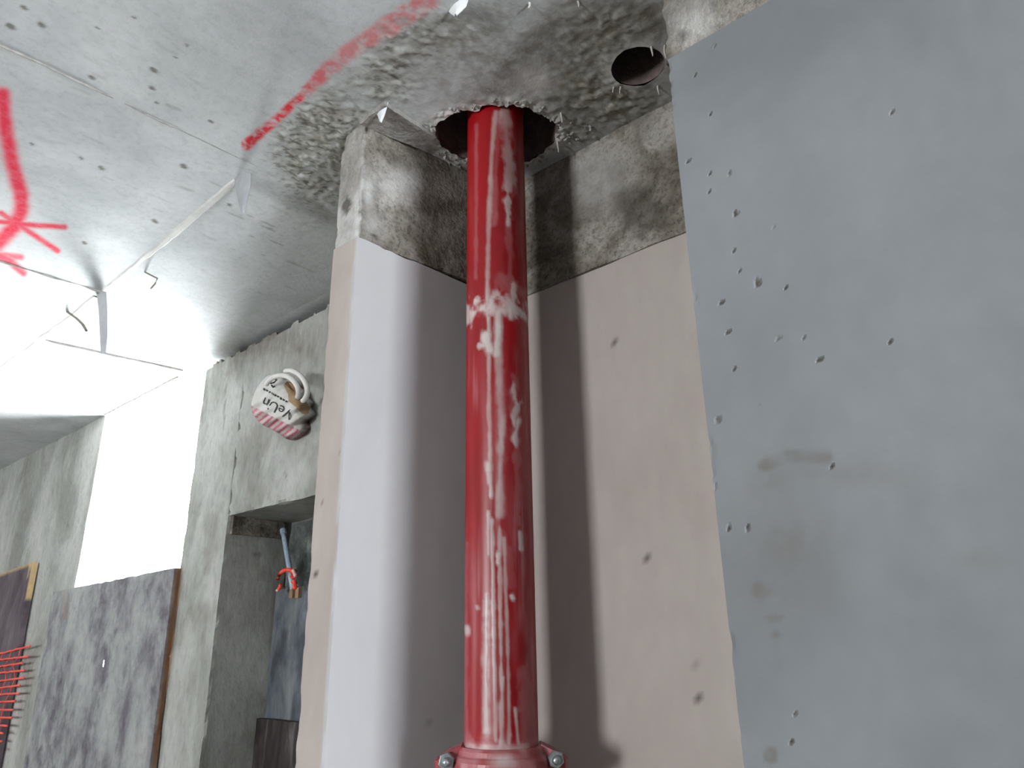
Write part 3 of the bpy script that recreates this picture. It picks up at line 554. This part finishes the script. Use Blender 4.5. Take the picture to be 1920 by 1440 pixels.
strap([(549, 1088), (553, 1094), (552, 1101), (556, 1104)], 1.29, .008, M['ribbon'])
strap([(526, 1097), (525, 1102), (521, 1106)], 1.29, .006, M['ribbon'])
strap([(519, 1105), (522, 1108)], 1.29, .006, M['ribbon_pale'])

# orange barrier net in the lower left corner
net = empty('barrier_net', on_x(0, 1440, 1.09), 'orange plastic barrier net hanging over the purplish board at the left', 'net')
rows = [((57, 1211), (0, 1226)), ((53, 1231), (0, 1237)), ((43, 1243), (0, 1250)), ((45, 1257), (0, 1262)), ((44, 1271), (0, 1277)), ((37, 1285), (0, 1290)), ((35, 1300), (0, 1302)), ((27, 1315), (0, 1316)), ((24, 1331), (0, 1331)), ((20, 1346), (0, 1345)), ((14, 1361), (0, 1360)), ((6, 1375), (0, 1374)), ((2, 1390), (-10, 1389)), ((-4, 1405), (-20, 1404))]
ends = []
for (r_, l_) in rows:
    R_ = on_x(*r_, 1.105); L_ = on_x(*l_, 1.105); L2 = R_ + (L_ - R_) / (abs(L_[1] - R_[1]) + 1e-9) * .75; ends.append((R_, L2))
    t = np.linspace(0, 1, 14); pts = R_ + t[:, None] * (L2 - R_); pts[:, 2] += .004 * np.sin(t * 40); pts[:, 0] += .002 * np.sin(t * 25 + r_[1])
    child('net_strand', mesh('net_strand', *tube(pts, .0048, 6)), M['net'], net, smooth=True)
for k in range(1, 6):
    pts = [R_ + (L2 - R_) * (k / 6. + .02 * math.sin(i)) for i, (R_, L2) in enumerate(ends)]
    child('net_cord', mesh('net_cord', *tube(pts, .0016, 5)), M['net'], net, smooth=True)

# ---------------------------------------------------------------- sack stuffed into the wall with cable and tape
bag = empty('paper_sack', on_x(530, 820, 1.14), 'crumpled printed paper sack with red stripes stuffed on the wall above the doorway', 'sack')
outl = [(470, 756), (474, 745), (480, 730), (488, 716), (500, 705), (514, 700), (530, 703), (545, 712), (560, 722), (572, 736), (580, 752), (582, 770), (577, 788), (570, 805), (565, 815), (558, 822), (546, 826), (535, 822), (522, 812), (508, 804), (494, 798), (482, 788), (472, 772)]
BXF = 1.075
cp = np.array([527, 762.])
ol = np.array(outl, float); ol = np.concatenate([[a + (b - a) * t for t in np.linspace(0, 1, 8)[:-1]] for a, b in zip(ol, np.roll(ol, -1, 0))])
for _ in range(4): ol = (np.roll(ol, 1, 0) + 2 * ol + np.roll(ol, -1, 0)) / 4
def bag_x(qx, qy, t):                         # bulge of the sack out of the wall
    crease = .006 * np.sin((qx * .45 + qy * .9) * .30) * (.3 + t)
    return BXF + .05 * t ** 3 + crease + .014 * (fbm(np.stack([qx * .05, qy * .05, 0 * qx], 1), 1, 3, 4) - .5)
rings = np.linspace(0, 1, 34); Vb, Qb = [], []
for t in rings:
    q = cp + (ol - cp) * t; Qb.append(np.c_[q, np.full(len(q), t)])
Qb = np.concatenate(Qb); bx = bag_x(Qb[:, 0], Qb[:, 1], Qb[:, 2])
Vb = np.array([on_x(x, y, X_) for (x, y, t), X_ in zip(Qb, bx)])
no = len(ol); last = Vb[-no:].copy(); c_ = last.mean(0); back = c_ + (last - c_) * .93; back[:, 0] = WX + .004
Vall = np.concatenate([Vb, back]); Fb = grid_faces(len(rings) + 1, no, 0, True).tolist() + [[len(rings) * no + i for i in range(no)]]
ln = (Qb[:, 1] - 757) - (Qb[:, 0] - 470) * .50            # below the slanted line lies the striped part
sx = (Qb[:, 0] * .8 + Qb[:, 1] * 1.0) + 2 * (fbm(np.c_[Qb[:, :2] * .06, 0 * bx], 1, 2, 3) - .5)
stripe = sstep(-1, 1.5, ln - 3) * sstep(-.15, .25, np.sin(sx * 2 * math.pi / 12.5)) * sstep(46, 38, ln)
stripe = np.maximum(stripe, .35 * sstep(-1, 1.5, ln - 3) * sstep(46, 38, ln))
dark_b = np.clip(sstep(560, 575, Qb[:, 0]) * sstep(778, 790, Qb[:, 1]) * .9 + .7 * np.exp(-((Qb[:, 0] - 538) / 14) ** 2 - ((ln - 30) / 5) ** 2), 0, 1)  # darker lower right corner and one dark patch among the stripes
child('sack_body', mesh('sack_body', Vall, Fb, dict(stripe=np.r_[stripe, np.zeros(no)], damp_shade=np.r_[dark_b, np.ones(no)])), M['bag'], bag, smooth=True)
def on_bag(qx, qy, lift=.0016):
    qx, qy = np.asarray(qx, float), np.asarray(qy, float)
    ang = np.arctan2(qy - cp[1], qx - cp[0]); oa = np.arctan2(ol[:, 1] - cp[1], ol[:, 0] - cp[0]); orr = np.hypot(*(ol - cp).T); s_ = np.argsort(oa)
    R_ = np.interp(ang, oa[s_], orr[s_], period=2 * math.pi); t = np.clip(np.hypot(qx - cp[0], qy - cp[1]) / R_, 0, 1)
    return np.array([on_x(x, y, X_) for x, y, X_ in zip(qx, qy, bag_x(qx, qy, t) - lift)])
def letters(txt, p0, adv, size):
    """flat print following the sack; p0 start of the baseline and adv its direction, in the photograph"""
    cu = bpy.data.curves.new('print', 'FONT'); cu.body = txt; cu.size = 1; cu.resolution_u = 3
    ob = bpy.data.objects.new('print', cu); me = bpy.data.meshes.new_from_object(ob)
    v = np.array([q.co[:] for q in me.vertices]); f_ = [list(q.vertices) for q in me.polygons]
    bpy.data.objects.remove(ob); bpy.data.meshes.remove(me); bpy.data.curves.remove(cu)
    c_, s_ = adv[0] / math.hypot(*adv), adv[1] / math.hypot(*adv)
    X_, Y_ = v[:, 0] * size, -v[:, 1] * size
    return on_bag(p0[0] + c_ * X_ - s_ * Y_, p0[1] + s_ * X_ + c_ * Y_), f_
v, f_ = letters('VeUn', (551, 771), (-61, -29.5), 27)
child('sack_print', mesh('sack_print', v, f_), M['ink'], bag)
for k in range(9):                            # unreadable small print beside the big word
    x, y = 494 + k * 5.2, 729 + k * 2.9
    q = np.array([(x, y - 2.2), (x + 4.0, y + .1), (x + 2.8, y + 4.0 - (k % 3)), (x - 1.0, y + 2.0 - (k % 2))]); child('sack_print', mesh('sack_print', on_bag(q[:, 0], q[:, 1]), [[0, 1, 2, 3]]), M['ink'], bag)
for pts in [[(498, 719), (503, 715), (508, 719), (514, 717), (519, 713), (513, 709)], [(509, 722), (512, 726), (515, 724)]]:
    c3 = on_bag([p[0] for p in pts], [p[1] for p in pts], .001); child('sack_print', mesh('sack_print', *tube(c3, .0028, 6)), M['ink'], bag, smooth=True)
# tan tape across the sack
tq = np.array([[(531, 720), (540, 738), (541, 752), (556, 764), (566, 776)], [(552, 734), (562, 743), (575, 754), (581, 764), (578, 776)]], float)
tv = []
for t in np.linspace(0, 1, 9):
    for s in np.linspace(0, 1, 13):
        i = min(int(s * 4), 3); w = s * 4 - i; a = tq[0][i] * (1 - w) + tq[0][i + 1] * w; b = tq[1][i] * (1 - w) + tq[1][i + 1] * w; tv.append(a * (1 - t) + b * t)
tv = np.array(tv); child('tape_strip', mesh('tape_strip', on_bag(tv[:, 0], tv[:, 1], .006), grid_faces(9, 13)), M['tape'], bag, smooth=True)
fl = [(533, 720), (538, 715), (545, 716), (551, 722), (555, 730), (553, 735), (544, 728)]
tv = np.array(fl, float); child('tape_fold', mesh('tape_fold', np.concatenate([on_bag(tv[:, 0], tv[:, 1], .012), on_bag(tv[:, 0], tv[:, 1], .004)]), [list(range(7))] + [[i, (i + 1) % 7, 7 + (i + 1) % 7, 7 + i] for i in range(7)]), M['tape_dark'], bag)
# two loops of white cable sticking out over the sack
def loop(pts, X, name, label):
    Pc = np.array(pts, float)
    for _ in range(3):
        Pc = np.concatenate([[a * .75 + b * .25, a * .25 + b * .75] for a, b in zip(Pc[:-1], Pc[1:])])
    t = np.linspace(0, 1, len(Pc)); V3 = np.array([on_x(x, y, X + .03 * (abs(t_ - .5) * 2) ** 2) for (x, y), t_ in zip(Pc, t)])
    o = link(name, mesh(name, *tube(V3, .0075, 10)), M['cable'], smooth=True); tag(o, label, 'cable', 'white cable loops on the sack')
loop([(497, 727), (504, 712), (520, 704), (538, 704), (552, 715), (559, 728), (560, 740), (557, 748)], 1.03, 'cable_loop', 'inner loop of thick white cable curving over the paper sack')
loop([(532, 698), (540, 694), (552, 696), (566, 706), (575, 722), (577, 738), (571, 750), (566, 752)], 1.035, 'cable_loop', 'outer loop of thick white cable curving over the paper sack')

# ---------------------------------------------------------------- bits hanging from the ceiling
def film(name, pts_l, pts_r, depth0, label, group=None):
    """a strip of plastic film between two edges given as points (photo x, y, distance along the wall normal)"""
    L_ = np.array([on_x(x, y, d) for x, y, d in pts_l]); R_ = np.array([on_x(x, y, d) for x, y, d in pts_r]); n = len(L_); m_ = 7
    V = []
    for i in range(n):
        for j in range(m_):
            s = j / (m_ - 1); p = L_[i] * (1 - s) + R_[i] * s; p = p + np.array([-.6, -.6, 0]) * depth0 * math.sin(s * math.pi); V.append(p)
    V = np.array(V); V2 = V + np.array([.0012, .0012, 0]); Fq = grid_faces(n, m_).tolist() + [q[::-1] for q in grid_faces(n, m_, len(V)).tolist()]
    rimi = [j for j in range(m_)] + [i * m_ + m_ - 1 for i in range(1, n)] + [(n - 1) * m_ + j for j in range(m_ - 2, -1, -1)] + [i * m_ for i in range(n - 2, 0, -1)]
    Fq += [[a, b, b + len(V), a + len(V)] for a, b in zip(rimi, rimi[1:] + rimi[:1])]
    o = link(name, mesh(name, np.concatenate([V, V2]), Fq), M['grey_film' if len(label) > 70 else 'film'], smooth=False); tag(o, label, 'plastic strip', group)
zc = lambda x, y: on_z(x, y, CZ + .004)[0]
X1 = zc(190, 546)
film('plastic_strip', [(181, 546, X1), (185, 585, X1), (187, 630, X1), (189, 664, X1)], [(199, 547, X1), (201, 585, X1), (201, 630, X1), (198, 664, X1)], .006, 'long pale plastic strip hanging from the ceiling joint near the bright window')
X1 = zc(456, 322)
film('plastic_strip', [(442, 330, X1), (441, 350, X1), (446, 375, X1), (453, 400, X1)], [(470, 325, X1), (470, 345, X1), (464, 372, X1), (458, 402, X1)], .006, 'short bluish plastic scrap hanging at the ceiling joint by the red paint line')
X1 = zc(712, 200)
film('plastic_strip', [(698, 199, X1), (703, 207, X1), (708, 216, X1), (712, 229, X1)], [(728, 191, X1), (725, 203, X1), (721, 216, X1), (715, 230, X1)], .004, 'small white triangular plastic scrap on the ceiling above the fin wall')
X1 = zc(850, 10)
film('plastic_strip', [(830, 12, X1), (838, 18, X1), (846, 25, X1), (852, 29, X1)], [(878, 0, X1), (874, 12, X1), (866, 20, X1), (856, 29, X1)], .006, 'white plastic scrap on the ceiling at the top edge of the picture')
def wire(pts, X, r, label):
    V3 = np.array([on_x(x, y, X) for x, y in pts]); o = link('tie_wire', mesh('tie_wire', *tube(V3, r, 6)), M['wire'], smooth=False); tag(o, label, 'wire', 'tie wires in the ceiling')
Xw = zc(270, 510)
wire([(268, 508), (283, 516), (295, 522), (291, 532), (283, 541)], Xw, .0022, 'bent hook of tie wire hanging from the pale ceiling joint')
Xw = zc(300, 480)
wire([(272, 502), (290, 488), (306, 476)], Xw, .002, 'straight piece of tie wire above the hooked one')
Xw = zc(125, 585)
wire([(124, 583), (134, 590), (145, 598), (155, 608), (162, 620)], Xw, .004, 'dark wire stub hanging from the ceiling joint left of the long plastic strip')
